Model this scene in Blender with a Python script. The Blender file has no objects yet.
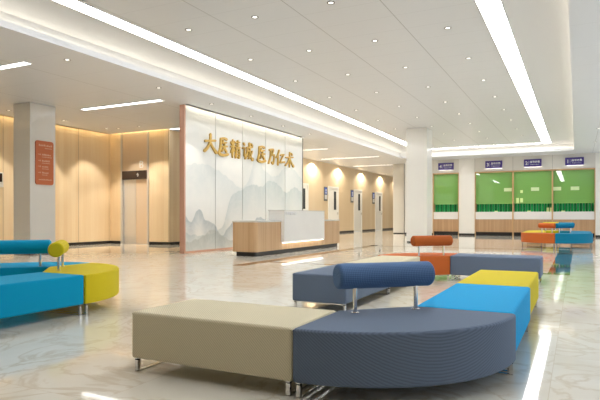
import bpy, bmesh, math, random
from math import pi, sin, cos, radians as R
from mathutils import Vector, Matrix
random.seed(7)
S = bpy.context.scene
C = S.collection

# ------------------------------------------------------------------ materials
def srgb(r, g, b):
    f = lambda c: (c/255/12.92) if c/255 <= .04045 else ((c/255+.055)/1.055)**2.4
    return (f(r), f(g), f(b), 1)

def newmat(name):
    m = bpy.data.materials.new(name); m.use_nodes = True
    nt = m.node_tree; b = nt.nodes['Principled BSDF']
    return m, nt, b

def N(nt, typ, **kw):
    n = nt.nodes.new(typ)
    for k, v in kw.items():
        if k.startswith('i_'):
            key = k[2:]
            key = int(key) if key.isdigit() else key.replace('_', ' ')
            n.inputs[key].default_value = v
        else:
            setattr(n, k, v)
    return n

def L(nt, a, ao, b, bi):
    nt.links.new(a.outputs[ao], b.inputs[bi])

def math_(nt, op, a, b=None, c=None, clamp=False):
    n = nt.nodes.new('ShaderNodeMath'); n.operation = op; n.use_clamp = clamp
    for i, v in enumerate((a, b, c)):
        if v is None: continue
        if isinstance(v, (int, float)): n.inputs[i].default_value = v
        else: nt.links.new(v, n.inputs[i])
    return n.outputs[0]

def mixc(nt, fac, a, b, blend='MIX'):
    n = nt.nodes.new('ShaderNodeMix'); n.data_type = 'RGBA'; n.blend_type = blend
    for idx, v in ((0, fac), (6, a), (7, b)):
        if isinstance(v, (int, float)): n.inputs[idx].default_value = v
        elif isinstance(v, tuple): n.inputs[idx].default_value = v
        else: nt.links.new(v, n.inputs[idx])
    return n.outputs[2]

def plain(name, col, rough=.5, metal=0, spec=.5, noise=0.0, nscale=8):
    m, nt, b = newmat(name)
    b.inputs['Roughness'].default_value = rough
    b.inputs['Metallic'].default_value = metal
    b.inputs['Specular IOR Level'].default_value = spec
    if noise:
        t = N(nt, 'ShaderNodeTexCoord'); n = N(nt, 'ShaderNodeTexNoise', i_Scale=nscale, i_Detail=4.0)
        L(nt, t, 'Object', n, 'Vector')
        f = math_(nt, 'MULTIPLY_ADD', n.outputs['Fac'], noise*2, 1-noise)
        c = mixc(nt, 1.0, col, (1, 1, 1, 1), 'MULTIPLY')
        vm = nt.nodes.new('ShaderNodeVectorMath'); vm.operation = 'SCALE'
        vm.inputs[0].default_value = col[:3]; nt.links.new(f, vm.inputs['Scale'])
        nt.links.new(vm.outputs[0], b.inputs['Base Color'])
    else:
        b.inputs['Base Color'].default_value = col
    return m

def emit(name, col, strength):
    m, nt, b = newmat(name)
    b.inputs['Base Color'].default_value = (.8, .8, .8, 1)
    b.inputs['Emission Color'].default_value = col
    b.inputs['Emission Strength'].default_value = strength
    return m

def fabric(name, col, scale=150, bump=.35, diamond=False, var=.10):
    m, nt, b = newmat(name)
    t = N(nt, 'ShaderNodeTexCoord')
    w = N(nt, 'ShaderNodeTexWave', wave_type='BANDS', bands_direction='DIAGONAL', i_Scale=scale/6.0, i_Distortion=.4, i_Detail=1.0)
    L(nt, t, 'Object', w, 'Vector')
    h = w.outputs['Fac']
    if diamond:
        mp = N(nt, 'ShaderNodeMapping'); mp.inputs['Scale'].default_value = (-1, -1, 1)
        L(nt, t, 'Object', mp, 'Vector')
        w2 = N(nt, 'ShaderNodeTexWave', wave_type='BANDS', bands_direction='DIAGONAL', i_Scale=scale/6.0)
        L(nt, mp, 'Vector', w2, 'Vector')
        h = math_(nt, 'MULTIPLY', h, w2.outputs['Fac'])
    n = N(nt, 'ShaderNodeTexNoise', i_Scale=260.0, i_Detail=2.0); L(nt, t, 'Object', n, 'Vector')
    hh = math_(nt, 'MULTIPLY_ADD', n.outputs['Fac'], .5, h)
    dark = tuple(c*(1-var*2) for c in col[:3])+(1,)
    lite = tuple(min(1, c*(1+var)) for c in col[:3])+(1,)
    nt.links.new(mixc(nt, hh, dark, lite), b.inputs['Base Color'])
    bp = N(nt, 'ShaderNodeBump', i_Strength=bump, i_Distance=.002)
    nt.links.new(hh, bp.inputs['Height']); L(nt, bp, 'Normal', b, 'Normal')
    b.inputs['Roughness'].default_value = .78
    b.inputs['Specular IOR Level'].default_value = .12
    b.inputs['Sheen Weight'].default_value = .05
    return m

def wood(name, light, dark, seam=1.2, seam_off=0.0, rough=.32, slat=.15):
    m, nt, b = newmat(name)
    g = N(nt, 'ShaderNodeNewGeometry'); sx = N(nt, 'ShaderNodeSeparateXYZ'); L(nt, g, 'Position', sx, 'Vector')
    h = math_(nt, 'ADD', sx.outputs[0], sx.outputs[1])
    cb = N(nt, 'ShaderNodeCombineXYZ'); nt.links.new(math_(nt, 'MULTIPLY', h, 26.0), cb.inputs[0])
    nt.links.new(math_(nt, 'MULTIPLY', sx.outputs[2], .55), cb.inputs[2])
    n1 = N(nt, 'ShaderNodeTexNoise', i_Scale=1.6, i_Detail=6.0, i_Roughness=.65); L(nt, cb, 'Vector', n1, 'Vector')
    # tone changes from slat to slat
    idx = math_(nt, 'FLOOR', math_(nt, 'DIVIDE', h, slat))
    wn = N(nt, 'ShaderNodeTexWhiteNoise', noise_dimensions='1D'); nt.links.new(idx, wn.inputs['W'])
    f = math_(nt, 'ADD', math_(nt, 'MULTIPLY', n1.outputs['Fac'], .75), math_(nt, 'MULTIPLY', wn.outputs['Value'], .30))
    ramp = N(nt, 'ShaderNodeValToRGB'); ramp.color_ramp.elements[0].position = .25; ramp.color_ramp.elements[1].position = .8
    ramp.color_ramp.elements[0].color = dark; ramp.color_ramp.elements[1].color = light
    nt.links.new(f, ramp.inputs[0])
    col = ramp.outputs[0]
    if seam:
        s = math_(nt, 'PINGPONG', math_(nt, 'SUBTRACT', h, seam_off), seam/2)
        s = math_(nt, 'LESS_THAN', s, .008)
        col = mixc(nt, math_(nt, 'MULTIPLY', s, .7), col, tuple(c*.35 for c in dark[:3])+(1,))
    nt.links.new(col, b.inputs['Base Color'])
    b.inputs['Roughness'].default_value = rough
    return m

def marble_floor():
    m, nt, b = newmat('polished_marble')
    g = N(nt, 'ShaderNodeNewGeometry')
    br = N(nt, 'ShaderNodeTexBrick', offset=0.0, i_Scale=1.0, i_Mortar_Size=.0025, i_Mortar_Smooth=.3, i_Bias=0.0, i_Brick_Width=1.0, i_Row_Height=1.0)
    br.inputs['Color1'].default_value = (0, 0, 0, 1); br.inputs['Color2'].default_value = (1, 1, 1, 1); br.inputs['Mortar'].default_value = (.5, .5, .5, 1)
    mp = N(nt, 'ShaderNodeMapping'); mp.inputs['Location'].default_value = (.13, .02, 0); L(nt, g, 'Position', mp, 'Vector'); L(nt, mp, 'Vector', br, 'Vector')
    # per-tile offset of the veining
    sep = N(nt, 'ShaderNodeSeparateXYZ'); L(nt, mp, 'Vector', sep, 'Vector')
    tx = math_(nt, 'FLOOR', sep.outputs[0]); ty = math_(nt, 'FLOOR', sep.outputs[1])
    cb = N(nt, 'ShaderNodeCombineXYZ'); nt.links.new(math_(nt, 'MULTIPLY', tx, 3.7), cb.inputs[0]); nt.links.new(math_(nt, 'MULTIPLY', ty, 5.3), cb.inputs[1]); nt.links.new(math_(nt, 'MULTIPLY_ADD', ty, 7.1, tx), cb.inputs[2])
    va = N(nt, 'ShaderNodeVectorMath', operation='ADD'); L(nt, mp, 'Vector', va, 0); L(nt, cb, 'Vector', va, 1)
    n1 = N(nt, 'ShaderNodeTexNoise', i_Scale=1.3, i_Detail=7.0, i_Roughness=.6, i_Distortion=.8); L(nt, va, 'Vector', n1, 'Vector')
    n2 = N(nt, 'ShaderNodeTexNoise', i_Scale=1.5, i_Detail=6.0, i_Roughness=.55, i_Distortion=1.6); L(nt, va, 'Vector', n2, 'Vector')
    vein = math_(nt, 'SUBTRACT', 1.0, math_(nt, 'MULTIPLY', math_(nt, 'ABSOLUTE', math_(nt, 'SUBTRACT', n2.outputs['Fac'], .5)), 26.0), clamp=True)
    vein = math_(nt, 'MULTIPLY', vein, n1.outputs['Fac'])
    base = N(nt, 'ShaderNodeValToRGB')
    e = base.color_ramp.elements; e[0].position = .32; e[0].color = FLOOR_A; e[1].position = .68; e[1].color = FLOOR_B
    L(nt, n1, 'Fac', base, 0)
    wn = N(nt, 'ShaderNodeTexWhiteNoise', noise_dimensions='2D'); cb2 = N(nt, 'ShaderNodeCombineXYZ'); nt.links.new(tx, cb2.inputs[0]); nt.links.new(ty, cb2.inputs[1]); L(nt, cb2, 'Vector', wn, 'Vector')
    col = mixc(nt, math_(nt, 'MULTIPLY', wn.outputs['Value'], .16), base.outputs[0], FLOOR_C)
    col = mixc(nt, math_(nt, 'MULTIPLY', vein, .7), col, FLOOR_V)
    col = mixc(nt, math_(nt, 'MULTIPLY', br.outputs['Fac'], .35), col, FLOOR_V)
    nt.links.new(col, b.inputs['Base Color'])
    b.inputs['Roughness'].default_value = .045
    b.inputs['IOR'].default_value = 1.62
    return m
FLOOR_A, FLOOR_B, FLOOR_C, FLOOR_V = srgb(233, 226, 211), srgb(243, 239, 229), srgb(228, 217, 194), srgb(196, 172, 132)

def ceiling_mat(name, col, bw, rh, ox, oy, seamc, half=0):
    m, nt, b = newmat(name)
    g = N(nt, 'ShaderNodeNewGeometry')
    sx = N(nt, 'ShaderNodeSeparateXYZ'); L(nt, g, 'Position', sx, 'Vector')
    sa = math_(nt, 'LESS_THAN', math_(nt, 'PINGPONG', math_(nt, 'SUBTRACT', sx.outputs[0], ox), bw/2), .007)
    sb = math_(nt, 'LESS_THAN', math_(nt, 'PINGPONG', math_(nt, 'SUBTRACT', sx.outputs[1], oy), rh/2), .0035)
    s = math_(nt, 'MAXIMUM', math_(nt, 'MULTIPLY', sa, .5), math_(nt, 'MULTIPLY', sb, .25))
    nz = N(nt, 'ShaderNodeSeparateXYZ'); L(nt, g, 'Normal', nz, 'Vector')
    dn = math_(nt, 'LESS_THAN', nz.outputs[2], -.5)
    s = math_(nt, 'MULTIPLY', s, dn)
    if half: s = math_(nt, 'MULTIPLY', s, math_(nt, 'LESS_THAN', math_(nt, 'ABSOLUTE', math_(nt, 'ADD', sx.outputs[0], 3.77)), half))   # plain border outside the light strips
    nt.links.new(mixc(nt, s, col, seamc), b.inputs['Base Color'])
    b.inputs['Roughness'].default_value = .38
    b.inputs['Specular IOR Level'].default_value = .4
    return m

def fcurve(nt, xsock, x0, x1, pts, zmax=4.0):
    """ridge height (m) along the wall from hand-set points"""
    fc = nt.nodes.new('ShaderNodeFloatCurve')
    cm = fc.mapping; c = cm.curves[0]
    q = [((x-x0)/(x1-x0), z/zmax) for x, z in pts]
    c.points[0].location = q[0]; c.points[1].location = q[-1]
    for p in q[1:-1]: c.points.new(*p)
    cm.update()
    u = math_(nt, 'DIVIDE', math_(nt, 'SUBTRACT', xsock, x0), x1-x0, clamp=True)
    nt.links.new(u, fc.inputs['Value'])
    return math_(nt, 'MULTIPLY', fc.outputs[0], zmax)

def mural():
    m, nt, b = newmat('ink_wash_mural')
    g = N(nt, 'ShaderNodeNewGeometry'); sx = N(nt, 'ShaderNodeSeparateXYZ'); L(nt, g, 'Position', sx, 'Vector')
    Y, Z = sx.outputs[1], sx.outputs[2]
    cb = N(nt, 'ShaderNodeCombineXYZ'); nt.links.new(Y, cb.inputs[0])
    nr = N(nt, 'ShaderNodeTexNoise', i_Scale=3.2, i_Detail=6.0, i_Roughness=.55); L(nt, cb, 'Vector', nr, 'Vector')
    jag = math_(nt, 'MULTIPLY', math_(nt, 'SUBTRACT', nr.outputs['Fac'], .5), .28)
    nw = N(nt, 'ShaderNodeTexNoise', i_Scale=1.1, i_Detail=5.0, i_Roughness=.6, i_Distortion=1.0); L(nt, g, 'Position', nw, 'Vector')
    st = N(nt, 'ShaderNodeTexNoise', i_Scale=2.2, i_Detail=6.0, i_Roughness=.7, i_Distortion=2.5); L(nt, g, 'Position', st, 'Vector')
    col = mixc(nt, nw.outputs['Fac'], srgb(218, 220, 217), srgb(236, 234, 228))
    layers = [
        ([(10.78, 2.15), (11.31, 2.27), (12.05, 2.2), (12.76, 1.95), (13.37, 1.75), (13.9, 2.3), (14.2, 2.95), (14.55, 2.4), (15.3, 2.2), (16.1, 2.55), (17.25, 2.2)], .9, srgb(190, 200, 202), .5),
        ([(10.78, .5), (12.3, .6), (12.86, 1.51), (13.42, 1.70), (13.97, 1.87), (14.37, 1.83), (15.05, 2.04), (15.5, 1.95), (16.05, 1.72), (16.7, 1.9), (17.25, 1.73)], .85, srgb(172, 186, 186), .6),
        ([(10.78, 1.0), (11.03, .80), (11.36, 1.12), (11.61, .84), (12.05, .71), (12.33, .42), (12.71, .64), (13.05, .8), (13.5, .55), (14.4, .9), (15.2, .6), (16.2, 1.0), (17.25, .7)], .6, srgb(148, 163, 170), .8),
        ([(10.78, .26), (11.23, .34), (11.61, .45), (11.96, .58), (12.33, .43), (12.86, .25), (13.6, .35), (15.0, .3), (17.25, .3)], .5, srgb(176, 180, 174), .75),
    ]
    for pts, fade, c, amt in layers:
        h = math_(nt, 'ADD', fcurve(nt, Y, 10.78, 17.25, pts), jag)
        d = math_(nt, 'SUBTRACT', h, Z)                       # depth under the ridge line
        edge = math_(nt, 'DIVIDE', d, .03, clamp=True)
        mist = math_(nt, 'SUBTRACT', 1.0, math_(nt, 'DIVIDE', d, fade), clamp=True)
        mk = math_(nt, 'MULTIPLY', edge, mist)
        mk = math_(nt, 'MULTIPLY', mk, math_(nt, 'MULTIPLY_ADD', st.outputs['Fac'], 1.5, .1, clamp=True))
        col = mixc(nt, math_(nt, 'MULTIPLY', mk, amt, clamp=True), col, c)
    nt.links.new(col, b.inputs['Base Color'])
    b.inputs['Roughness'].default_value = .3
    return m

def stone(name, col, rough=.15, amt=.12, scale=60):
    m, nt, b = newmat(name)
    t = N(nt, 'ShaderNodeNewGeometry')
    n = N(nt, 'ShaderNodeTexNoise', i_Scale=float(scale), i_Detail=5.0, i_Roughness=.7); L(nt, t, 'Position', n, 'Vector')
    n2 = N(nt, 'ShaderNodeTexNoise', i_Scale=2.0, i_Detail=3.0); L(nt, t, 'Position', n2, 'Vector')
    f = math_(nt, 'MULTIPLY_ADD', n2.outputs['Fac'], .4, math_(nt, 'MULTIPLY', n.outputs['Fac'], .6))
    d = tuple(c*(1-amt*2) for c in col[:3])+(1,); l = tuple(min(1, c*(1+amt)) for c in col[:3])+(1,)
    nt.links.new(mixc(nt, f, d, l), b.inputs['Base Color'])
    b.inputs['Roughness'].default_value = rough
    return m

def glass_sheen():
    m, nt, b = newmat('glass_painted_sheen')
    out = nt.nodes['Material Output']
    tr = N(nt, 'ShaderNodeBsdfTransparent'); tr.inputs[0].default_value = (.93, .97, .90, 1)
    df = N(nt, 'ShaderNodeBsdfTranslucent'); df.inputs[0].default_value = srgb(184, 250, 140)
    d2 = N(nt, 'ShaderNodeBsdfDiffuse'); d2.inputs[0].default_value = srgb(184, 250, 140)  # pale green diffuse layer stands in for reflections on the glass
    gl = N(nt, 'ShaderNodeBsdfGlossy'); gl.inputs['Roughness'].default_value = .02
    mx0 = N(nt, 'ShaderNodeMixShader', i_0=.9); L(nt, df, 0, mx0, 1); L(nt, d2, 0, mx0, 2)
    mx = N(nt, 'ShaderNodeMixShader', i_0=.40); L(nt, tr, 0, mx, 1); L(nt, mx0, 0, mx, 2)
    fr = N(nt, 'ShaderNodeFresnel', i_IOR=1.5)
    mx2 = N(nt, 'ShaderNodeMixShader'); nt.links.new(math_(nt, 'MULTIPLY_ADD', fr.outputs[0], 1.0, .04, clamp=True), mx2.inputs[0])
    L(nt, mx, 0, mx2, 1); L(nt, gl, 0, mx2, 2); L(nt, mx2, 0, out, 'Surface')
    return m

def painted_folds():
    m, nt, b = newmat('green_slats_painted_folds')
    g = N(nt, 'ShaderNodeNewGeometry'); sx = N(nt, 'ShaderNodeSeparateXYZ'); L(nt, g, 'Position', sx, 'Vector')
    f = math_(nt, 'MULTIPLY_ADD', math_(nt, 'SINE', math_(nt, 'MULTIPLY', sx.outputs[0], 2*pi/.21)), .5, .5)  # light and dark green bands stand in for shading of the folds
    nt.links.new(mixc(nt, f, srgb(18, 126, 66), srgb(56, 190, 104)), b.inputs['Base Color'])
    b.inputs['Roughness'].default_value = .8
    return m

def quilt(name, col):
    m, nt, b = newmat(name)
    t = N(nt, 'ShaderNodeTexCoord'); sx = N(nt, 'ShaderNodeSeparateXYZ'); L(nt, t, 'UV', sx, 'Vector')
    k = 2*pi/.022
    a = math_(nt, 'SINE', math_(nt, 'MULTIPLY', math_(nt, 'ADD', sx.outputs[0], sx.outputs[1]), k))
    c = math_(nt, 'SINE', math_(nt, 'MULTIPLY', math_(nt, 'SUBTRACT', sx.outputs[0], sx.outputs[1]), k))
    h = math_(nt, 'MULTIPLY_ADD', math_(nt, 'MULTIPLY', a, c), .5, .5)
    nt.links.new(mixc(nt, h, tuple(v*.72 for v in col[:3])+(1,), tuple(v*1.15 for v in col[:3])+(1,)), b.inputs['Base Color'])
    bp = N(nt, 'ShaderNodeBump', i_Strength=.5, i_Distance=.003); nt.links.new(h, bp.inputs['Height']); L(nt, bp, 'Normal', b, 'Normal')
    b.inputs['Roughness'].default_value = .75; b.inputs['Specular IOR Level'].default_value = .25
    return m

M = dict(
    floor=marble_floor(),
    inlay=stone('brown_marble', srgb(120, 84, 50), .05, .25, 12),
    inlay_dark=stone('dark_green_marble', srgb(104, 104, 90), .05, .3, 12),
    ceil=ceiling_mat('ceiling_panels', srgb(216, 217, 219), 1.24, .633, -2.47, 8.7, srgb(110, 106, 100), 2.5),
    soffit=ceiling_mat('soffit_panels', srgb(222, 224, 228), 2.4, 1.2, -9.0, 7.6, srgb(120, 116, 110)),
    white=plain('white_paint', srgb(226, 224, 220), .45),
    wall=plain('warm_white_paint', srgb(214, 210, 202), .4),
    wood=wood('ash_wood_panels', srgb(243, 224, 192), srgb(230, 203, 162), 1.27, 12.31-14),
    hallwood=wood('hall_wood_panels', srgb(240, 220, 188), srgb(226, 198, 156), 0, 0, .30, .42),
    deskwood=wood('desk_wood', srgb(214, 180, 140), srgb(190, 150, 108), 0, 0, .35, .05),
    counterwood=wood('counter_wood', srgb(196, 160, 122), srgb(170, 132, 94), 0, 0, .4, .06),
    framewood=plain('frame_wood', srgb(196, 158, 112), .4, noise=.08, nscale=20),
    copper=plain('copper_trim', srgb(214, 168, 146), .35, .3),
    seam=plain('grey_metal_seam', srgb(150, 148, 144), .35, .6),
    mural=mural(),
    gold=plain('gold_lacquer', srgb(206, 168, 84), .35, .45, noise=.1, nscale=6),
    column=stone('column_stone', srgb(236, 233, 226), .14, .04, 90),
    deskstone=stone('speckled_white_stone', srgb(242, 240, 236), .2, .08, 120),
    desktop=stone('white_stone_top', srgb(214, 212, 206), .2, .05, 100),
    dark=plain('dark_skirting', srgb(34, 32, 32), .3),
    steel=plain('brushed_steel', srgb(222, 220, 218), .28, .6),
    steelpanel=plain('steel_painted_reflection', srgb(226, 208, 186), .3, .35),  # warm tint stands in for wood reflected in the steel
    chrome=plain('polished_chrome', srgb(225, 225, 225), .12, 1.0),
    rim=plain('grey_rim', srgb(120, 118, 114), .4, .3),
    door=plain('cream_door_paint', srgb(248, 244, 234), .35),
    doorglass=plain('dark_door_glass', srgb(70, 74, 76), .08),
    signred=plain('terracotta_panel', srgb(204, 114, 72), .45),
    signtext=plain('pale_lettering', srgb(226, 180, 152), .5),
    purple=plain('purple_sign', srgb(62, 44, 130), .35),
    white_ink=plain('white_lettering', srgb(240, 240, 240), .5),
    bluesign=plain('blue_sign_face', srgb(58, 98, 190), .4),
    black=plain('black_plastic', srgb(28, 28, 32), .35),
    curtain=painted_folds(),
    glass=glass_sheen(),
    paper=plain('pale_green_paper', srgb(214, 232, 160), .7),
    rectangle=plain('pale_green_face', srgb(206, 226, 176), .7),
    apron=plain('white_apron', srgb(228, 224, 220), .25),
    f_beige=fabric('beige_twill', srgb(220, 210, 181), 230),
    f_slate=fabric('slate_blue_twill', srgb(106, 120, 142), 230),
    f_slatebol=quilt('slate_blue_quilt', srgb(90, 122, 166)),
    f_cyan=fabric('cyan_cloth', srgb(0, 162, 222), 320, .15, False, .04),
    f_yellow=fabric('yellow_cloth', srgb(214, 194, 34), 320, .15, False, .05),
    f_teal=fabric('teal_cloth', srgb(0, 154, 198), 320, .2, False, .05),
    f_deepteal=fabric('deep_teal_cloth', srgb(22, 124, 158), 320, .2, False, .05),
    f_orange=fabric('orange_cloth', srgb(200, 104, 50), 320, .2, False, .05),
    f_rust=fabric('rust_cloth', srgb(172, 90, 42), 320, .2, False, .05),
    strip=emit('strip_light_diffuser', (1, .995, .98, 1), 11.5),
    lobbystrip=emit('lobby_strip_diffuser', (1, .995, .98, 1), 5.0),
    cove=emit('warm_led', (1, .88, .68, 1), 5.5),
    slotled=emit('amber_led', (1, .74, .38, 1), 9.0),
    washled=emit('wall_wash_led', (1, .88, .68, 1), 14),
    lens=emit('downlight_lens', (1, .97, .9, 1), 2.2),
    deskled=emit('desk_led', (1, .97, .9, 1), 3.0),
    signled=emit('sign_led', (1, .96, .95, 1), 9.0),
    vent=emit('glowing_vent_slots', (1, .98, .94, 1), 2.2),
    screen=plain('display_glass', srgb(52, 38, 34), .1),
)

# ------------------------------------------------------------------ mesh helpers
class MB:
    def __init__(self): self.bm = bmesh.new()
    def box(self, x0, x1, y0, y1, z0, z1, rot=None, bev=0):
        vs = [self.bm.verts.new((x, y, z)) for x in (x0, x1) for y in (y0, y1) for z in (z0, z1)]
        idx = [(0, 1, 3, 2), (4, 6, 7, 5), (0, 4, 5, 1), (2, 3, 7, 6), (0, 2, 6, 4), (1, 5, 7, 3)]
        fs = [self.bm.faces.new([vs[i] for i in f]) for f in idx]
        if bev:
            es = list({e for f in fs for e in f.edges})
            bmesh.ops.bevel(self.bm, geom=es, offset=bev, segments=2, profile=.5, affect='EDGES')
        return self
    def prism(self, pts, z0, z1, bev=0, seg=3):
        a = [self.bm.verts.new((x, y, z0)) for x, y in pts]; b = [self.bm.verts.new((x, y, z1)) for x, y in pts]
        n = len(pts); fs = [self.bm.faces.new(a[::-1]), self.bm.faces.new(b)]
        for i in range(n): fs.append(self.bm.faces.new((a[i], a[(i+1) % n], b[(i+1) % n], b[i])))
        if bev:
            self.bm.normal_update()
            es = [e for e in {e for f in fs for e in f.edges} if e.calc_face_angle(0) > .5]
            bmesh.ops.bevel(self.bm, geom=es, offset=bev, segments=seg, profile=.5, affect='EDGES')
        return self
    def lathe(self, prof, n=24, center=(0, 0, 0)):
        """prof: list of (r, z); closed at the ends when r is 0"""
        cx, cy, cz = center; rings = []
        for r, z in prof:
            if r < 1e-6: rings.append([self.bm.verts.new((cx, cy, cz+z))])
            else: rings.append([self.bm.verts.new((cx+r*cos(2*pi*i/n), cy+r*sin(2*pi*i/n), cz+z)) for i in range(n)])
        for a, b in zip(rings, rings[1:]):
            for i in range(n):
                j = (i+1) % n
                if len(a) == 1 and len(b) == 1: continue
                if len(a) == 1: self.bm.faces.new((a[0], b[j], b[i]))
                elif len(b) == 1: self.bm.faces.new((a[i], a[j], b[0]))
                else: self.bm.faces.new((a[i], a[j], b[j], b[i]))
        return self
    def tube(self, pts, r, n=10):
        pts = [Vector(p) for p in pts]; rings = []
        for i, p in enumerate(pts):
            t = (pts[min(i+1, len(pts)-1)]-pts[max(i-1, 0)]).normalized()
            up = Vector((0, 0, 1)) if abs(t.z) < .9 else Vector((1, 0, 0))
            s = t.cross(up).normalized(); u = s.cross(t)
            rings.append([self.bm.verts.new(p+r*(cos(2*pi*k/n)*s+sin(2*pi*k/n)*u)) for k in range(n)])
        for a, b in zip(rings, rings[1:]):
            for k in range(n): self.bm.faces.new((a[k], a[(k+1) % n], b[(k+1) % n], b[k]))
        self.bm.faces.new(rings[0][::-1]); self.bm.faces.new(rings[-1])
        return self
    def xform(self, mat):
        bmesh.ops.transform(self.bm, matrix=mat, verts=self.bm.verts[:]); return self
    def mesh(self, name, mat, smooth=False):
        bmesh.ops.recalc_face_normals(self.bm, faces=self.bm.faces[:])
        me = bpy.data.meshes.new(name); self.bm.to_mesh(me); self.bm.free()
        me.materials.append(M[mat] if isinstance(mat, str) else mat)
        if smooth:
            for p in me.polygons: p.use_smooth = True
        return me
    def build(self, name, mat, parent=None, smooth=False):
        o = bpy.data.objects.new(name, self.mesh(name, mat, smooth)); C.objects.link(o)
        if smooth:
            w = o.modifiers.new('wn', 'WEIGHTED_NORMAL'); w.weight = 100; w.keep_sharp = False
        if parent: o.parent = parent
        return o

def empty(name, label, cat, loc=(0, 0, 0), rz=0, group=None):
    o = bpy.data.objects.new(name, None); C.objects.link(o); o.location = loc; o.rotation_euler = (0, 0, rz)
    o.empty_display_size = .1
    return tag(o, label, cat, group)

def tag(o, label, cat, group=None):
    o['label'] = label; o['category'] = cat
    if group: o['group'] = group
    return o

def struct(o):
    o['kind'] = 'structure'; return o

def copy_tree(o, parent=None):
    c = o.copy(); C.objects.link(c)
    if parent: c.parent = parent
    for ch in list(o.children): copy_tree(ch, c)
    return c

def text_mesh(s, size, depth, bold=0.0, spacing=1.0):
    cu = bpy.data.curves.new('t', 'FONT'); cu.body = s; cu.size = size; cu.extrude = depth; cu.offset = bold
    cu.space_character = spacing; cu.resolution_u = 3
    o = bpy.data.objects.new('t', cu); C.objects.link(o)
    bpy.context.view_layer.update()
    dg = bpy.context.evaluated_depsgraph_get()
    me = bpy.data.meshes.new_from_object(o.evaluated_get(dg))
    bpy.data.objects.remove(o); bpy.data.curves.remove(cu)
    xs = [v.co.x for v in me.vertices] or [0]; ys = [v.co.y for v in me.vertices] or [0]
    for v in me.vertices: v.co.x -= (min(xs)+max(xs))/2; v.co.y -= (min(ys)+max(ys))/2
    return me

def text_part(name, s, size, depth, mat, parent, loc, rot, bold=0.0, fit=None):
    me = text_mesh(s, size, depth, bold)
    if fit:
        xs = [v.co.x for v in me.vertices]; k = fit/max(1e-6, max(xs)-min(xs))
        for v in me.vertices: v.co.x *= k
    me.materials.clear(); me.materials.append(M[mat])
    o = bpy.data.objects.new(name, me); C.objects.link(o); o.parent = parent; o.location = loc; o.rotation_euler = rot
    return o

FACE_NEG_Y = (pi/2, 0, 0)            # text read by someone looking towards +Y
FACE_POS_X = (pi/2, 0, pi/2)         # text read by someone looking towards -X

# ------------------------------------------------------------------ setting
XR = 3.2                             # unseen right side left open, drawn in close so daylight brightens the ceiling
ZS, ZT, ZM = 3.65, 3.75, 3.95        # soffit underside, top of the cove lip, raised ceiling
struct(MB().box(-15, XR, -6, 44, -.1, 0).build('floor', 'floor'))

def cells(rects, holes):
    xs = sorted({v for r in rects+holes for v in r[:2]}); ys = sorted({v for r in rects+holes for v in r[2:]})
    out = []
    ins = lambda x, y, r: r[0] < x < r[1] and r[2] < y < r[3]
    for i in range(len(xs)-1):
        for j in range(len(ys)-1):
            x, y = (xs[i]+xs[i+1])/2, (ys[j]+ys[j+1])/2
            if any(ins(x, y, r) for r in rects) and not any(ins(x, y, r) for r in holes): out.append((i, j))
    return xs, ys, set(out)

def slab(rects, holes, z0, z1):
    xs, ys, cs = cells(rects, holes); mb = MB(); bm = mb.bm; vd = {}
    def v(i, j, z):
        k = (i, j, z)
        if k not in vd: vd[k] = bm.verts.new((xs[i], ys[j], z))
        return vd[k]
    for i, j in cs:
        for z in (z0, z1): bm.faces.new((v(i, j, z), v(i+1, j, z), v(i+1, j+1, z), v(i, j+1, z)))
        for (di, dj), (a, b) in {(-1, 0): ((i, j), (i, j+1)), (1, 0): ((i+1, j), (i+1, j+1)), (0, -1): ((i, j), (i+1, j)), (0, 1): ((i, j+1), (i+1, j+1))}.items():
            if (i+di, j+dj) not in cs:
                bm.faces.new((v(*a, z0), v(*b, z0), v(*b, z1), v(*a, z1)))
    return mb

XC0, XC1, YC1 = -7.40, -.10, 25.5    # opening of the raised ceiling
HX = -11.5
recess = (XC0, XC1, -6.0, YC1)
core = (-14.6, HX, 13.65, 44)
slots = [(-8.6, -8.47, 10.75, 17.25), (-14.0, -13.87, -6, 13.65), (-14.0, HX, 13.52, 13.65)]
sof = slab([(-14.6, XR, -6, 44)], [recess, core]+slots, ZS, ZT)
struct(sof.build('ceiling', 'soffit'))
mainc = MB()
mainc.box(XC0-.2, XC1+.2, -6, YC1+.2, ZM, ZM+.1)
mainc.box(XC0-.25, XC0-.2, -6, YC1+.2, ZT, ZM+.1)
mainc.box(XC1+.2, XC1+.25, -6, YC1+.2, ZT, ZM+.1)
mainc.box(XC0-.25, XC1+.25, YC1+.2, YC1+.25, ZT, ZM+.1)
struct(mainc.build('ceiling.001', 'ceil'))
lid = MB()
for x0, x1, y0, y1 in slots: lid.box(x0-.06, x1+.06, y0-.06, y1+.06, ZT+.06, ZT+.1)
for x0, x1, y0, y1 in slots:
    pass
struct(lid.build('trim_9', 'white'))

# walls
struct(MB().box(-14.15, -14, -6, 13.65, 0, 3.86).build('wall_left', 'wood'))
struct(MB().box(-14.15, -13.545, 13.65, 13.85, 0, 3.86).build('wall_left_rear', 'wood'))
struct(MB().box(-12.325, HX, 13.65, 13.85, 0, 3.86).build('wall_left_rear.001', 'wood'))
struct(MB().box(-13.54, -12.33, 13.76, 13.85, 0, 3.86).build('wall_left_rear.002', 'wood'))
struct(MB().box(-14.15, XR, -6.15, -6, 0, 4.05).build('wall_front_blocker', 'wood'))  # unseen wall added to keep rear daylight off the bench fronts
struct(MB().box(XR-.15, XR, -6, 1.6, 0, 3.65).build('wall_right_blocker', 'wood'))  # unseen wall piece added to block side daylight and darken bench fronts
hw = MB()
door_ys = [(22.45, 23.69), (26.05, 27.43), (29.72, 31.06), (33.46, 34.87)]
y = 13.85
for a, b in door_ys:
    hw.box(HX-.2, HX, y, a, 0, 3.7); hw.box(HX-.2, HX, a, b, 2.47, 3.7); y = b
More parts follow.
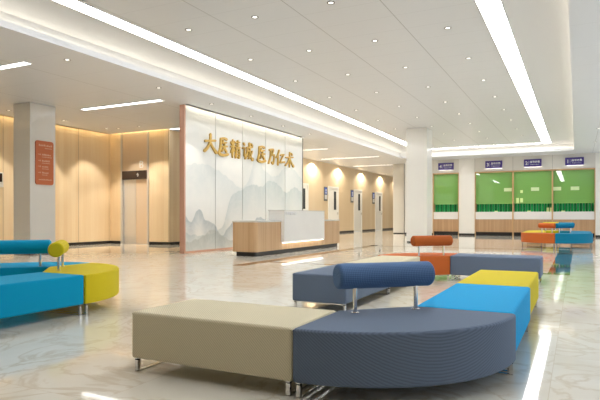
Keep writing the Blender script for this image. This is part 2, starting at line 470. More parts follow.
hw.box(HX-.2, HX, y, 44, 0, 3.7)
struct(hw.build('wall_hall', 'hallwood'))
struct(MB().box(HX, XR, 43.8, 44, 0, 3.7).build('wall_hall_end', 'hallwood'))

def base(name, boxes):
    mb = MB()
    for b in boxes: mb.box(*b, 0, .09)
    return struct(mb.build(name, 'dark'))
base('baseboard_left', [(-14, -13.985, -6, 13.65)])
base('baseboard_left_rear', [(-13.985, -13.56, 13.635, 13.65), (-12.31, HX, 13.635, 13.65)])
hb = []; y = 13.65
for a, b in door_ys: hb.append((HX, HX+.015, y, a-.02)); y = b+.02
hb.append((HX, HX+.015, y, 43.8))
base('baseboard_hall', hb)

# back wall: pilasters and the wall right of the counters
BY = 27.0
struct(MB().box(-7.7, -6.3, BY, BY+.7, 0, ZS).build('wall_back', 'column'))
struct(MB().box(-5.06, -4.32, BY-.02, BY+.7, 0, ZS).build('wall_back.001', 'column'))
struct(MB().box(.71, XR, BY-.05, BY+.7, 0, ZS).build('wall_back.002', 'column'))
struct(MB().box(-6.3, .71, BY+.62, BY+.7, 0, ZS).build('wall_back.003', 'wall'))
base('baseboard_back', [(-7.7, -6.3, BY-.012, BY), (-5.07, -4.31, BY-.032, BY-.02), (.71, XR, BY-.062, BY-.05)])

# floor inlays
struct(MB().box(-5.75, -5.5, 8.6, 16.4, 0, .002).box(-5.75, -.1, 16.15, 16.4, 0, .002).box(-5.5, -.1, 9.5, 9.62, 0, .002).build('trim_1', 'inlay'))
struct(MB().box(-.42, -.1, 9.62, 16.15, 0, .002).build('trim_2', 'inlay_dark'))

# ------------------------------------------------------------------ columns
def column(x0, x1, y0, y1, h, label):
    t = empty('column', label, 'column', ((x0+x1)/2, (y0+y1)/2, 0))
    w, d = (x1-x0)/2, (y1-y0)/2
    MB().box(-w, w, -d, d, .04, h, bev=.012).build('shaft', 'column', t)
    MB().box(-w+.015, w-.015, -d+.015, d-.015, 0, .04).build('plinth', 'dark', t)
    return t
column(-5.3, -4.58, 18.75, 19.47, ZM, 'square white stone column rising into the raised ceiling, behind the orange bolster seat')
column(-12.3, -11.69, 8.85, 9.57, ZS, 'square stone-clad column at the left carrying the terracotta sign')
column(-8.63, -8.05, 28.0, 28.6, ZS, 'far grey-white column in the corridor beyond the last hall door')

# ------------------------------------------------------------------ directory sign
t = empty('directory_sign', 'terracotta panel with rows of pale lettering on the left column', 'sign', (-11.69, 9.235, 2.22))
def rrect(w, h, r, n=5):
    out = []
    for cx, cy, a0 in ((w-r, h-r, 0), (-w+r, h-r, 90), (-w+r, -h+r, 180), (w-r, -h+r, 270)):
        for k in range(n+1):
            a = R(a0+90*k/n); out.append((cx+r*cos(a), cy+r*sin(a)))
    return out
RX = Matrix(((0, 0, 1, 0), (1, 0, 0, 0), (0, 1, 0, 0), (0, 0, 0, 1)))       # (a, b, c) -> x=c, y=a, z=b
MB().prism(rrect(.255, .535, .06), 0, .03, .004, 1).xform(RX).build('panel', 'signred', t)
def marks(mb, y0, z, w, h, seed):
    rnd = random.Random(seed); y = y0
    while y < y0+w:
        s = rnd.uniform(.5, .95)*h
        mb.box(.030, .034, y, y+s, z-h/2, z-h/2+rnd.uniform(.55, 1)*h); y += s+h*.22
def row(y0, z, w, h, seed):
    mb = MB(); marks(mb, y0, z, w, h, seed); mb.build('text_line', 'signtext', t)
row(-.17, .43, .36, .05, 1); row(.0, .36, .18, .022, 2)
for k, z in enumerate((.20, .05, -.09, -.24)):
    row(-.08, z, (.25, .2, .17, .18)[k], .042, 5+k); row(-.08, z-.055, (.28, .22, .18, .14)[k], .02, 15+k)
    MB().box(.030, .034, -.19, -.12, z-.006, z+.006).box(.0301, .0341, -.14, -.12, z-.018, z+.018).build('arrow', 'signtext', t)
row(-.17, -.41, .34, .03, 30)

# wall display cut by the left edge of the photo
t = empty('wall_display', 'white framed display on the wood wall at the far left edge', 'display', (-14, 9.2, 1.9))
MB().box(0, .12, -.5, .5, -.2, .2, bev=.01).build('housing', 'white', t)
MB().box(.12, .125, -.46, .46, -.06, .17).build('screen', 'screen', t)

# ------------------------------------------------------------------ elevator
ex0, ex1, ey = -13.54, -12.33, 13.65
t = empty('elevator', 'stainless steel elevator entrance set in the wood wall', 'elevator', ((ex0+ex1)/2, ey, 0))
w = (ex1-ex0)/2
fr = MB(); fr.box(-w, -w+.07, -.02, .1, 0, ZS); fr.box(w-.07, w, -.02, .1, 0, ZS)
fr.build('surround', 'steel', t)
MB().box(-w+.07, w-.07, 0, .1, 2.40, ZS).build('upper_panel', 'steelpanel', t)
dp = MB().box(-w+.07, w-.07, -.025, .1, 2.12, 2.40).build('header_display', 'screen', t)
text_part('floor_arrow', '↑', .16, .004, 'white_ink', dp, (.15, -.03, 2.26), FACE_NEG_Y)
for s in (-1, 1):
    MB().box(min(0, s*(w-.07))+.003, max(0, s*(w-.07))-.003, .06, .1, .012, 2.12).build('door_leaf', 'steel' if s < 0 else 'steelpanel', t)  # right leaf coloured as if reflecting the wood, left leaf plain
MB().box(-w+.07, w-.07, .0, .1, 0, .012).build('sill', 'steel', t)
text_part('floor_letter', 'B', .34, .006, 'white_ink', t, (.30, -.008, 2.60), FACE_NEG_Y)

# ------------------------------------------------------------------ hall doors and plates
ords = ['first', 'second', 'third', 'fourth']
for k, (a, b) in enumerate(door_ys):
    d = struct(bpy.data.objects.new('door_%d' % (k+1), None)); C.objects.link(d); d.location = (HX, (a+b)/2, 0)
    w = (b-a)/2
    MB().box(-.15, .03, -w, -w+.09, 0, 2.47).box(-.15, .03, w-.09, w, 0, 2.47).box(-.15, .03, -w+.09, w-.09, 2.38, 2.47).build('door_frame', 'door', d)
    MB().box(-.05, .005, -w+.09, w-.09, .01, 2.38).build('door_leaf', 'door', d)
    MB().box(.005, .012, w-.62, w-.32, 1.25, 2.22).build('vision_panel', 'doorglass', d)
    MB().box(.005, .05, w-.19, w-.13, 1.0, 1.12).build('door_handle', 'chrome', d)
for k, yc in enumerate((25.72, 29.42, 33.12)):
    t = empty('door_plate', ['blue and white wall plate beside the cream door nearest the reception desk', 'blue and white wall plate left of the middle visible corridor door', 'blue and white wall plate left of the corridor door nearest the far column'][k], 'sign', (HX, yc, 2.05), 0, 'corridor door plates')
    MB().box(0, .03, -.19, .19, -.36, .36).build('backing', 'rim', t)
    MB().box(.03, .036, -.15, .15, -.02, .32).build('blue_face', 'bluesign', t)
    MB().box(.03, .036, -.15, .15, -.27, -.05).build('white_strip', 'white', t)
    MB().lathe([(0, 0), (.06, 0), (.06, .006), (0, .006)], 12).xform(Matrix.Translation((.036, 0, .19)) @ Matrix.Rotation(pi/2, 4, 'Y')).box(.036, .042, -.06, .06, .02, .11).build('pictogram', 'white_ink', t)

# ------------------------------------------------------------------ mural screen wall
WX = -8.6
t = empty('mural_wall', 'tall freestanding screen wall with misty ink mountain mural behind the desk', 'screen wall', (WX, 14.0, 0))
ys = [10.80, 12.07, 13.40, 14.71, 15.98, 17.25]
oy = 14.0
MB().box(-.12, -.03, 10.80-oy, 17.25-oy, 0, ZS).build('core', 'white', t)
for a, b in zip(ys, ys[1:]): MB().box(-.03, 0, a-oy+.012, b-oy-.012, .05, ZS+.1).build('panel', 'mural', t)
for a in ys[1:-1]: MB().box(-.03, -.012, a-oy-.012, a-oy+.012, .05, ZS+.1).build('seam_strip', 'seam', t)
MB().box(-.13, .015, 10.75-oy, 10.80-oy, 0, ZS).build('edge_trim', 'copper', t)
MB().box(-.13, .012, 17.25-oy, 17.29-oy, 0, ZS).build('edge_trim', 'seam', t)
MB().box(-.03, .004, 10.80-oy, 17.25-oy, 0, .05).build('base_strip', 'copper', t)

# brush strokes: (points in the unit square, start width, end width)
G = {
 '大': [([(.1, .56), (.5, .62), (.92, .68)], .10, .09), ([(.52, 1), (.5, .62), (.32, .26), (.04, .02)], .10, .12), ([(.5, .56), (.68, .3), (1, .02)], .07, .15)],
 '医': [([(.2, .9), (.55, .97), (.88, .92)], .08, .11), ([(.25, .92), (.2, .45), (.03, .06)], .10, .12), ([(.08, .08), (.5, .03), (1, .14)], .12, .12), ([(.5, .86), (.36, .64)], .08, .06), ([(.42, .7), (.82, .75)], .07, .08), ([(.3, .48), (.88, .55)], .08, .09), ([(.62, .72), (.54, .45), (.32, .22)], .08, .06), ([(.58, .46), (.82, .22)], .06, .11)],
 '精': [([(.06, .86), (.16, .7)], .1, .08), ([(.42, .94), (.3, .72)], .09, .06), ([(.0, .58), (.44, .66)], .08, .08), ([(.24, 1), (.22, .0)], .10, .09), ([(.22, .58), (.03, .26)], .07, .06), ([(.25, .52), (.42, .36)], .06, .09), ([(.52, .86), (.97, .92)], .07, .08), ([(.55, .73), (.92, .77)], .06, .07), ([(.46, .58), (1, .65)], .07, .08), ([(.75, 1), (.73, .6)], .09, .07), ([(.58, .5), (.52, .0)], .08, .09), ([(.58, .5), (.9, .53), (.92, .06), (.8, .08)], .07, .08), ([(.58, .36), (.88, .38)], .05, .06), ([(.58, .22), (.88, .23)], .05, .06)],
 '诚': [([(.1, .93), (.22, .8)], .11, .08), ([(.0, .6), (.2, .65), (.18, .18), (.34, .32)], .08, .07), ([(.4, .7), (.97, .78)], .08, .09), ([(.47, .72), (.43, .35), (.26, .02)], .08, .10), ([(.5, .5), (.64, .52), (.62, .2), (.52, .24)], .06, .06), ([(.66, 1), (.72, .5), (.86, .12), (1, .0), (1, .15)], .10, .06), ([(.94, .56), (.78, .25), (.56, .05)], .08, .05), ([(.84, .98), (.97, .84)], .07, .10)],
 '乃': [([(.14, .86), (.78, .93), (.56, .58), (.9, .6), (.84, .2), (.7, .03), (.52, .14)], .09, .08), ([(.38, .88), (.33, .42), (.03, .0)], .10, .10)],
 '仁': [([(.36, 1), (.2, .68), (.0, .45)], .11, .07), ([(.22, .66), (.2, .0)], .10, .11), ([(.5, .68), (.92, .76)], .09, .09), ([(.88, .73), (.62, .46), (.46, .24)], .05, .05), ([(.42, .2), (1, .28)], .10, .12)],
 '术': [([(.08, .6), (.92, .7)], .09, .09), ([(.52, 1), (.5, .0)], .10, .10), ([(.48, .64), (.3, .3), (.0, .05)], .08, .09), ([(.52, .6), (.72, .3), (1, .06)], .07, .13), ([(.68, .96), (.82, .82)], .07, .10)],
}
def smooth_path(p, n=6):
    if len(p) < 3: return [tuple(p[0][i]+(p[1][i]-p[0][i])*k/n for i in (0, 1)) for k in range(n+1)]
    out = []; q = [p[0]]+list(p)+[p[-1]]
    for i in range(1, len(q)-2):
        for k in range(n):
            t = k/n
            out.append(tuple(.5*((2*q[i][c])+(-q[i-1][c]+q[i+1][c])*t+(2*q[i-1][c]-5*q[i][c]+4*q[i+1][c]-q[i+2][c])*t*t+(-q[i-1][c]+3*q[i][c]-3*q[i+1][c]+q[i+2][c])*t**3) for c in (0, 1)))
    return out+[p[-1]]
def glyph(ch, w, h):
    mb = MB(); bm = mb.bm
    for si, (pts, a, b) in enumerate(G[ch]):
        P = [(x*w, y*h) for x, y in smooth_path(pts)]; n = len(P); Lf = []; Rt = []
        th = .045+.0012*si
        for i, (x, y) in enumerate(P):
            x0, y0 = P[max(0, i-1)]; x1, y1 = P[min(n-1, i+1)]
            dx, dy = x1-x0, y1-y0; l = math.hypot(dx, dy) or 1; nx, ny = -dy/l, dx/l
            f = i/(n-1); r = h*.70*(a+(b-a)*f)*(1-.18*sin(pi*f))
            if i in (0, n-1): r *= .55
            Lf.append((x+nx*r, y+ny*r)); Rt.append((x-nx*r, y-ny*r))
        x, y = P[0]; x1, y1 = P[1]; l = math.hypot(x1-x, y1-y) or 1; e = h*.03
        cap0 = (x-(x1-x)/l*e, y-(y1-y)/l*e)
        x, y = P[-1]; x1, y1 = P[-2]; l = math.hypot(x1-x, y1-y) or 1
        cap1 = (x-(x1-x)/l*e, y-(y1-y)/l*e)
        rail = [(cap0, cap0)]+list(zip(Lf, Rt))+[(cap1, cap1)]
        fv = [(bm.verts.new((th, p[0], p[1])), bm.verts.new((th, q[0], q[1]))) for p, q in rail[1:-1]]
        bv = [(bm.verts.new((.004, p[0], p[1])), bm.verts.new((.004, q[0], q[1]))) for p, q in rail[1:-1]]
        c0 = (bm.verts.new((th, *cap0)), bm.verts.new((.004, *cap0))); c1 = (bm.verts.new((th, *cap1)), bm.verts.new((.004, *cap1)))
        for i in range(len(fv)-1):
            bm.faces.new((fv[i][0], fv[i+1][0], fv[i+1][1], fv[i][1]))
            for s in (0, 1): bm.faces.new((fv[i][s], fv[i+1][s], bv[i+1][s], bv[i][s]))
        for c, k in ((c0, 0), (c1, -1)):
            bm.faces.new((c[0], fv[k][0], fv[k][1]))
            for s in (0, 1): bm.faces.new((c[0], c[1], bv[k][s], fv[k][s]))
    return mb
GW = [('大', 11.48, 12.12), ('医', 12.14, 12.66), ('精', 12.71, 13.24), ('诚', 13.32, 13.94), ('医', 14.14, 14.70), ('乃', 14.80, 15.27), ('仁', 15.30, 15.94), ('术', 15.91, 16.58)]
gl_lab = ['first gold brush character 大 at the left end of the mural lettering', 'second gold character 医, just right of 大 on the mural wall', 'third gold character 精 in the mural lettering, left of 诚',
          'fourth gold character 诚, last before the gap in the lettering', 'fifth gold character 医, first after the gap in the lettering', 'sixth gold character 乃 on the mural wall, between 医 and 仁',
          'seventh gold character 仁 on the mural wall, left of the last', 'eighth and last gold character 术 at the right end of the lettering']
for k, (ch, a, b) in enumerate(GW):
    dz = (0.03, 0, -.0, .01, 0, 0, 0, -.0)[k]
    o = glyph(ch, b-a-.06, .50).build('brush_character', 'gold'); o.location = (WX, a+.03, 2.55+dz)
    tag(o, gl_lab[k], 'lettering', 'gold characters on the mural wall')

# ------------------------------------------------------------------ reception desk
dx0, dx1, dy0, dy1 = -7.08, -6.45, 10.62, 15.55
t = empty('reception_desk', 'wood reception desk with a raised white stone front in front of the mural wall', 'reception desk', ((dx0+dx1)/2, (dy0+dy1)/2, 0))
ox, oy = (dx0+dx1)/2, (dy0+dy1)/2
def desk_poly(ins, r):
    x0, x1, y0, y1 = dx0-ox+ins, dx1-ox-ins, dy0-oy+ins, dy1-oy-ins
    pts = [(x0, y0)]
    for k in range(9): a = R(-90+90*k/8); pts.append((x1-r+r*cos(a), y0+r+r*sin(a)))
    for k in range(9): a = R(90*k/8); pts.append((x1-r+r*cos(a), y1-r+r*sin(a)))
    return pts+[(x0, y1)]
MB().prism(desk_poly(0, .09), .10, .775).build('wood_body', 'deskwood', t)
MB().prism(desk_poly(.06, .06), 0, .10).build('plinth', 'dark', t)
MB().prism(desk_poly(-.012, .1), .775, .81).build('countertop', 'desktop', t)
pf = MB(); pf.box(-6.45-ox, -6.36-ox, 11.78-oy, 14.16-oy, .27, 1.05)
pf.box(-6.80-ox, -6.45-ox, 11.78-oy, 11.87-oy, .81, 1.05); pf.box(-6.80-ox, -6.45-ox, 14.07-oy, 14.16-oy, .81, 1.05)
pn = pf.build('stone_front', 'deskstone', t)
MB().box(-6.81-ox, -6.35-ox, 11.77-oy, 14.17-oy, 1.05, 1.065).build('ledge', 'desktop', t)
MB().box(-6.45-ox, -6.375-ox, 11.82-oy, 14.12-oy, .258, .27).build('light_strip', 'deskled', t)
text_part('lettering', '导医服务台', .085, .003, 'white_ink', pn, (-6.357-ox, 12.16-oy, .985), FACE_POS_X, .002, .56)
# ------------------------------------------------------------------ service counters along the back wall
bays = [(-6.3, -5.06), (-4.32, -2.63), (-2.63, -.98), (-.98, .71)]
nums = ['4', '3', '2', '1']
clab = ['narrow service counter with green blinds between the big column and the pilaster', 'service counter with green blinds just right of the pilaster, under sign 3', 'service counter with green blinds under sign 2, notes stuck on its glass', 'service counter with green blinds at the right end, under sign 1']
for k, (a, b) in enumerate(bays):
    xc = (a+b)/2; w = (b-a)/2
    t = empty('service_counter', clab[k], 'service counter', (xc, BY, 0), 0, 'service counters along the back wall')
    MB().box(-w+.03, w-.03, .0, .5, .17, .765).build('counter_front', 'counterwood', t)
    MB().box(-w+.03, w-.03, .08, .5, 0, .17).build('toe_kick', 'dark', t)
    MB().box(-w+.03, w-.03, -.02, .45, .765, 1.115).build('white_apron', 'apron', t)
    fb = MB(); fb.box(-w, -w+.03, -.06, .45, 0, 3.0); fb.box(w-.03, w, -.06, .45, 0, 3.0); fb.box(-w+.03, w-.03, -.06, .1, 3.0-.05, 3.0); fb.build('window_frame', 'framewood', t)
    MB().box(-w, w, -.03, .45, 3.0, ZS).build('header_panel', 'wall', t)
    MB().box(-w-.006, -w+.006, -.033, -.028, 3.0, ZS).build('header_joint', 'seam', t)
    MB().box(-w+.03, w-.03, .10, .112, 1.48, 2.95).build('glass_pane', 'glass', t)
    # pleated blind behind the glass
    mb = MB(); x = -w+.05
    while x < w-.1:                                   # tilted vertical slats
        q = [(x, .29), (x+.098, .345), (x+.096, .35), (x-.002, .295)]
        mb.prism(q, 1.115, 2.98); x += .115
    mb.build('blind', 'curtain', t, smooth=False)
sx = [(-6.03, -5.29), (-3.84, -3.09), (-2.16, -1.42), (-.47, .27)]
for k, (a, b) in enumerate(sx):
    t = empty('window_sign', 'purple sign numbered %s above the %s service counter from the right' % (nums[k], ['fourth', 'third', 'second', 'first'][k]), 'sign', ((a+b)/2, BY-.03, 3.32), 0, 'purple counter signs')
    w = (b-a)/2
    MB().box(-w, w, -.05, -.02, -.17, .17, bev=.006).box(-w+.1, w-.1, -.02, 0, .0, .1).build('panel', 'purple', t)
    text_part('number', nums[k], .22, .003, 'white_ink', t, (-w+.11, -.053, .0), FACE_NEG_Y, .004)
    MB().box(-w+.195, -w+.202, -.054, -.05, -.10, .10).build('divider', 'white_ink', t)
    text_part('heading', '挂号收费', .105, .003, 'white_ink', t, (.09, -.053, .045), FACE_NEG_Y, .002)
    text_part('subheading', 'Registration', .055, .003, 'white_ink', t, (.09, -.053, -.075), FACE_NEG_Y, .0, .36)
    MB().box(-w+.02, w-.02, -.018, -.006, -.165, -.155).build('sign_lamp', 'signled', t)

for k, (x, z, wv, h, lab) in enumerate([(-2.27, 2.04, .11, .13, 'topmost pale sticky note on the glass of counter 2'), (-2.44, 1.63, .12, .24, 'left one of the paired notes low on the glass of counter 2'), (-2.27, 1.64, .12, .2, 'right one of the paired notes low on the glass of counter 2')]):
    tag(MB().box(x-wv/2, x+wv/2, BY+.094, BY+.0985, z-h/2, z+h/2).build('paper_note', 'paper'), lab, 'note', 'notes on the counter glass')
for k, (x, lab) in enumerate([(-1.18, 'pale note before the dark blind, left of the two beside the mullion'), (-1.05, 'pale note before the dark blind, right against the mullion')]):
    tag(MB().box(x-.05, x+.05, BY+.25, BY+.255, 1.115, 1.30).build('paper_note', 'paper'), lab, 'note', 'notes on the counter ledge')
for k, (x, lab) in enumerate([(-3.37, 'small pale name plate on the ledge of counter 3'), (-1.95, 'small pale name plate on the ledge of counter 2'), (-.55, 'small pale name plate on the ledge of counter 1')]):
    o = MB().prism([(-.03, 0), (.03, 0), (0, .05)], -.07, .07).xform(Matrix(((0, 0, 1, x), (1, 0, 0, BY+.05), (0, 1, 0, 1.115), (0, 0, 0, 1)))).build('name_plate', 'paper')
    tag(o, lab, 'name plate', 'name plates on the counter ledges')
for k, (x, lab) in enumerate([(-2.86, 'pale notice high behind the glass of counter 3'), (-1.70, 'pale notice in the middle of the glass of counter 2'), (-.80, 'pale notice beside the mullion behind the glass of counter 1'), (-.08, 'pale notice in the middle of the glass of counter 1')]):  # pale flat rectangles in a row against the panes
    tag(MB().box(x-.17, x+.17, BY+.088, BY+.0985, 2.06, 2.22).build('pale_rectangle', 'rectangle'), lab, 'rectangle', 'pale rectangles at the counter glass')

# ------------------------------------------------------------------ modular bench seating
SZ0, SZ1 = .08, .355
def leg_frame(mb_len, z=SZ0):
    """rectangular sled frame lying in the local x direction, centred, of polished flat bar"""
    h = mb_len/2; b = .011; t = .006
    return MB().box(-h, -h+.02, -b, b, .006, z-.006).box(h-.02, h, -b, b, .006, z-.006).box(-h, h, -b, b, 0, .008).box(-h, h, -b, b, z-.012, z)
def place(o, x, y, rz):
    o.location = (x, y, 0); o.rotation_euler = (0, 0, rz)
def offset_loop(pts, z, r=.004, name='piping', mat=None, parent=None):
    P = [(x, y, z) for x, y in pts]; P.append(P[0])
    return MB().tube(P, r, 6).build(name, mat, parent, smooth=False)
def straight(x0, x1, y0, y1, along, mat, label, group, lift=0.0):
    """bench block; along = 'x' or 'y' = its long direction"""
    t = empty('bench_block', label, 'bench', ((x0+x1)/2, (y0+y1)/2, 0), 0, group)
    SZ0, SZ1 = .08+lift, .355+lift
    g = .002; w, d = (x1-x0)/2-g, (y1-y0)/2-g
    pts = [(-w, -d), (w, -d), (w, d), (-w, d)]
    MB().prism(pts, SZ0, SZ1, .018).build('cushion', mat, t, smooth=True)
    offset_loop([(-w+.006, -d+.006), (w-.006, -d+.006), (w-.006, d-.006), (-w+.006, d-.006)], SZ1-.012, .0045, 'piping', mat, t)
    for s in (-1, 1):
        f = leg_frame((2*d if along == 'x' else 2*w)-.03, SZ0).build('leg_frame', 'chrome', t)
        if along == 'x': place(f, s*(w-.03), 0, pi/2)
        else: place(f, 0, s*(d-.03), 0)
    return t
def quarter(cx, cy, rot, mat, bmat, label, group, bolster=True, lift=0.0, out=.318, RO=.96, RI=.37):
    t = empty('curved_bench', label, 'bench', (cx, cy, 0), rot, group)
    SZ0, SZ1 = .08+lift, .355+lift
    n = 20; pts = [(0.002, RI), (RI, 0.002)]
    pts = [(RI, .002)]+[(RO*cos(R(90*k/n)) if 0 < k < n else (RO if k == 0 else .002), RO*sin(R(90*k/n)) if 0 < k < n else (.002 if k == 0 else RO)) for k in range(n+1)]+[(.002, RI)]
    MB().prism(pts, SZ0, SZ1, .018).build('cushion', mat, t, smooth=True)
    ins = []
    c = (.55, .55)
    for x, y in pts:
        dx, dy = c[0]-x, c[1]-y; l = math.hypot(dx, dy); ins.append((x+dx/l*.008, y+dy/l*.008))
    offset_loop(ins, SZ1-.012, .0045, 'piping', mat, t)
    for ang in (0, 90):
        f = leg_frame(RO-RI-.03, SZ0).build('leg_frame', 'chrome', t)
        if ang == 0: place(f, (RI+RO)/2, .03, 0)
        else: place(f, .03, (RI+RO)/2, pi/2)
    if bolster:
        m = out/math.sqrt(2); hl = .31; r = .075; rc = .022; zc = .568+lift
        prof = [(0, -hl)]+[(r-rc+rc*sin(R(a)), -hl+rc-rc*cos(R(a))) for a in range(0, 91, 15)]+[(r-rc+rc*cos(R(a)), hl-rc+rc*sin(R(a))) for a in range(0, 91, 15)]+[(0, hl)]
        mat_b = Matrix.Translation((m, m, zc)) @ Matrix.Rotation(R(-45), 4, 'Z') @ Matrix.Rotation(pi/2, 4, 'Y') @ Matrix.Rotation(pi, 4, 'X')
        lb = MB().lathe(prof, 32); uvl = lb.bm.loops.layers.uv.new('UVMap')
        for f in lb.bm.faces:
            fc = f.calc_center_median(); a0 = math.atan2(fc.y, fc.x)
            for lp in f.loops:
                v = lp.vert.co; a = math.atan2(v.y, v.x) if abs(v.x)+abs(v.y) > 1e-5 else a0
                if a-a0 > pi: a -= 2*pi
                if a-a0 < -pi: a += 2*pi
                lp[uvl].uv = (a*.075*.98*1.008, v.z+math.hypot(v.x, v.y))
        lb.xform(mat_b).build('backrest_bolster', bmat, t, smooth=True)
        for s in (-1, 1):
            px, py = m+s*.2*.7071, m-s*.2*.7071
            MB().tube([(px+.012, py+.012, SZ1-.01), (px+.012, py+.012, zc-r+.02)], .013, 12).build('post', 'chrome', t, smooth=False)
            MB().lathe([(0, 0), (.024, 0), (.024, .004), (0, .004)], 16, (px+.012, py+.012, SZ1)).build('post_flange', 'chrome', t)
    return t
g1 = 'modules of the front serpentine bench'
C1 = (-1.283, 3.42)
straight(-2.36, -1.283, 2.455, 3.05, 'x', 'f_beige', 'beige twill bench block in the foreground, left of the slate curve', g1)
quarter(*C1, R(-90), 'f_slate', 'f_slatebol', 'large slate blue curved bench with blue bolster in the foreground', g1, True, 0, .36, .968)
straight(-.915, -.33, 3.42, 4.75, 'y', 'f_cyan', 'bright cyan bench block between the slate curve and the yellow block', g1)
straight(-.92, -.345, 4.75, 6.05, 'y', 'f_yellow', 'yellow bench block at the far end of the front bench, behind the cyan block', g1)
g2 = 'modules of the second serpentine bench'
C2 = (-1.62, 7.61)
straight(-2.53, -1.95, 4.84, 6.21, 'y', 'f_slate', 'slate blue bench block behind the beige one, nearest the reception desk side', g2)
straight(-2.53, -1.95, 6.21, 7.61, 'y', 'f_beige', 'beige bench block partly hidden behind the blue bolster', g2)
quarter(*C2, R(90), 'f_orange', 'f_rust', 'orange curved bench with rust bolster in front of the big column', g2)
straight(-1.62, -.43, 7.97, 8.56, 'x', 'f_slate', 'slate grey bench block right of the orange curve', g2)
g3 = 'modules of the bench group at left'
C3 = (-5.08, 3.66)
straight(-4.68, -4.08, 2.41, 3.66, 'y', 'f_teal', 'bright blue bench block nearest the camera in the left group, cut by the frame edge', g3, .02)
quarter(*C3, 0, 'f_yellow', 'f_yellow', 'yellow curved bench with yellow bolster at the right end of the left group', g3, True, .02, .42, 1.01, .41)
quarter(*C3, R(90), 'f_teal', 'f_teal', 'blue curved bench with long blue bolster at the back of the left group', g3, True, .02, .34, 1.0, .4)
g4 = 'modules of the far round bench'
C4 = (-.55, 17.88)
quarter(*C4, R(180), 'f_orange', 'f_orange', 'orange curved bench at the front left of the far round island', g4, True, .07)
quarter(*C4, R(270), 'f_deepteal', 'f_deepteal', 'deep teal curved bench at the front right of the far round island', g4, True, .07)
straight(-.55-.95, -.55-.36, 17.88, 19.88, 'y', 'f_yellow', 'yellow straight bench block along the left side of the far round island', g4, .07)
straight(-.55+.36, -.55+.95, 17.88, 19.88, 'y', 'f_deepteal', 'teal straight bench block along the right side of the far round island', g4, .07)
quarter(-.55, 19.88, R(90), 'f_yellow', 'f_yellow', 'yellow curved bench at the back left of the far round island', g4, True, .07)
quarter(-.55, 19.88, 0, 'f_deepteal', 'f_deepteal', 'teal curved bench at the back right of the far round island', g4, True, .07)

# ------------------------------------------------------------------ ceiling lights
def strip(name, x0, x1, y0, y1, z, mat, label, group=None, cat='ceiling light'):
    t = empty(name, label, cat, ((x0+x1)/2, (y0+y1)/2, z), 0, group)
    w, d = (x1-x0)/2, (y1-y0)/2
    MB().box(-w, w, -d, d, -.008, -.001).build('diffuser', mat, t)
    f = .012
    MB().box(-w-f, -w, -d-f, d+f, -.012, -.001).box(w, w+f, -d-f, d+f, -.012, -.001).box(-w, w, -d-f, -d, -.012, -.001).box(-w, w, d, d+f, -.012, -.001).build('frame', 'white', t)
    return t
strip('strip_light', -6.55, -6.27, 1.2, 25.0, ZM, 'strip', 'long glowing light strip along the left side of the raised ceiling')
strip('strip_light', -1.27, -.96, 1.0, 25.0, ZM, 'strip', 'wide glowing light strip along the right side of the raised ceiling')
strip('strip_light', -6.25, -1.29, 24.8, 25.0, ZM, 'strip', 'thin light strip across the far end of the raised ceiling')
for k, (a, b, yc) in enumerate([(-11.6, -8.72, 6.55), (-11.3, -8.73, 10.08), (-11.4, -8.95, 13.6)]):
    strip('strip_light', a, b, yc-.075, yc+.075, ZS, 'lobbystrip', ['short light strip in the lower ceiling cut by the left edge of the frame', 'short light strip in the lower ceiling left of the mural wall', 'short light strip glimpsed above the elevator wall beside the mural edge'][k], 'lobby light strips')
# LEDs lying in the coves
def led(name, x0, x1, y0, y1, z, mat, label):
    o = MB().box(x0, x1, y0, y1, z, z+.012).build(name, mat); tag(o, label, 'cove light'); return o
led('cove_light', XC0-.17, XC0-.13, 0, 25.6, ZT, 'cove', 'warm cove glow along the left edge of the raised ceiling')
led('cove_light', XC1+.13, XC1+.17, 0, 25.6, ZT, 'cove', 'warm cove glow along the right edge of the raised ceiling')
led('cove_light', XC0, XC1, YC1+.13, YC1+.17, ZT, 'cove', 'warm cove glow across the far edge of the raised ceiling')
led('cove_light', -8.52, -8.48, 10.85, 17.2, ZT+.02, 'washled', 'warm glow line washing the top of the mural wall')
led('cove_light', -13.92, -13.88, -3, 13.5, ZT+.02, 'slotled', 'amber glow line along the top of the left wood wall')
led('cove_light', -13.85, HX-.05, 13.53, 13.57, ZT+.02, 'slotled', 'amber glow line above the elevator wall')

# recessed downlights
proto = None
def downlight(x, y, z, label, group):
    global proto
    if proto is None:
        o = empty('downlight', label, 'downlight', (x, y, z), 0, group)
        MB().lathe([(.036, -.002), (.036, -.006), (.058, -.006), (.058, -.0005)], 20).build('rim', 'rim', o)
        MB().lathe([(0, -.004), (.040, -.004), (.040, -.001), (0, -.001)], 20).build('lens', 'lens', o)
        proto = o
    else:
        o = copy_tree(proto); o.location = (x, y, z); tag(o, label, 'downlight', group)
    return o
def nth(i): return ['first', 'second', 'third', 'fourth', 'fifth', 'sixth', 'seventh', 'eighth', 'ninth', 'tenth', 'eleventh'][i]
rows = [(-1.86, 'beside the right light strip'), (-3.12, 'second from the right light strip'), (-4.38, 'second from the left light strip'), (-5.64, 'beside the left light strip')]
start = [8.98, 7.17, 7.17, 7.17]
for (x, rl), s in zip(rows, start):
    i = 0; y = s
    while y < 24.6:
        if not (-5.4 < x < -4.5 and 18.5 < y < 19.7):
            downlight(x, y, ZM, '%s recessed downlight from the front, ceiling row %s' % (nth(i), rl), 'downlights in the raised ceiling'); i += 1
        y += 1.9
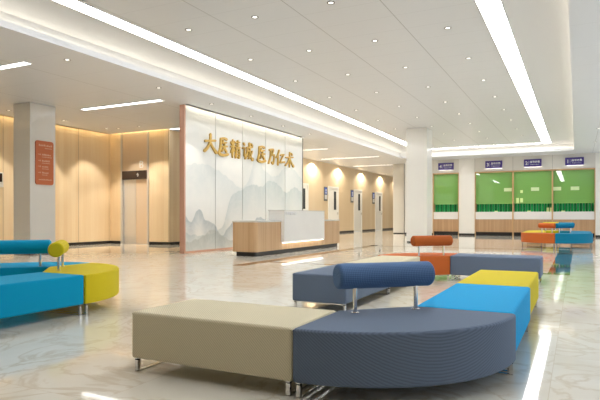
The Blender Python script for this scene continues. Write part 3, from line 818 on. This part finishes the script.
def spot(x, y, z, power, ang, tx, ty, tz, col=(1, .9, .76), blend=.35, rad=.03):
    l = bpy.data.lights.new('spot', 'SPOT'); l.energy = power; l.spot_size = R(ang); l.spot_blend = blend; l.color = col; l.shadow_soft_size = rad
    o = bpy.data.objects.new('downlight_beam', l); C.objects.link(o); o.location = (x, y, z)
    o.rotation_euler = Vector((tx-x, ty-y, tz-z)).to_track_quat('-Z', 'Y').to_euler()
for i, y in enumerate((6.75, 9.1, 11.0, 12.82, 14.65, 16.5)):
    downlight(-7.95, y, ZS, 'recessed downlight %s from the front in the lower ceiling before the mural wall' % nth(i), 'downlights before the mural wall')
    if i > 1: spot(-7.95, y, ZS-.03, 50, 62, -8.35, y, 0, (1, .92, .8))
for i, y in enumerate((9.3, 11.0, 12.6)):
    downlight(-13.1, y, ZS, ['recessed downlight in the lobby ceiling nearest the left column', 'recessed downlight midway along the left wood wall', 'recessed downlight in the lobby ceiling by the inner corner'][i], 'lobby downlights')
    spot(-13.1, y, ZS-.03, 110, 75, -13.6, y, 0)
for i, x in enumerate((-12.75, -11.9)):
    downlight(x, 12.75, ZS, ['recessed downlight in front of the elevator', 'recessed downlight right of the elevator'][i], 'elevator downlights')
    spot(x, 12.75, ZS-.03, 110, 75, x, 13.25, 0)
for i, y in enumerate((20.9, 24.13, 27.39, 30.92, 34.46, 37.9)):
    downlight(HX+.38, y, ZS, 'recessed downlight %s along the top of the corridor door wall' % nth(i), 'corridor downlights')
    spot(HX+.38, y, ZS-.03, 125, 150, HX+.5, y, 0, (1, .92, .80))
for i, (x, y) in enumerate([(1.2, 9.0), (1.2, 12.5), (1.2, 16.0), (.6, 19.5), (.6, 23.0)]):
    downlight(x, y, ZS, 'recessed downlight %s from the front in the right lower ceiling' % nth(i), 'downlights right of the cove')

# air diffusers in the corridor ceiling; slot glow added to brighten the corridor
for k, (x0, x1, yc) in enumerate([(-10.9, -8.9, 20.4), (-11.0, -8.0, 24.1), (-11.0, -7.9, 28.3)]):
    t = empty('slot_diffuser', ['linear ceiling slot diffuser nearest the mural wall end', 'linear ceiling slot diffuser in the middle of the corridor', 'linear ceiling slot diffuser farthest down the corridor'][k], 'air diffuser', ((x0+x1)/2, yc, ZS), 0, 'corridor slot diffusers')
    w = (x1-x0)/2
    MB().box(-w, w, -.07, .07, -.006, -.001).build('frame', 'white', t)
    sl = MB(); x = -w+.04
    while x < w-.1: sl.box(x, x+.12, -.045, .045, -.010, -.006); x += .17
    sl.build('slots', 'vent', t)

# ------------------------------------------------------------------ world, fill daylight, camera
W = bpy.data.worlds.new('daylight'); S.world = W; W.use_nodes = True
bg = W.node_tree.nodes['Background']; bg.inputs[0].default_value = (.80, .90, 1.0, 1); bg.inputs[1].default_value = .9

cam = bpy.data.cameras.new('camera'); co = bpy.data.objects.new('camera', cam); C.objects.link(co)
cam.sensor_width = 36; cam.lens = 33.0; cam.shift_y = 16/600
co.location = (0, 0, .92); co.rotation_euler = (pi/2, 0, math.atan(277/550))
cam.clip_start = .05; cam.clip_end = 200
S.camera = co
S.view_settings.view_transform = 'Standard'; S.view_settings.look = 'None'; S.view_settings.gamma = 1; S.view_settings.use_curve_mapping = False
S.view_settings.exposure = 0.35
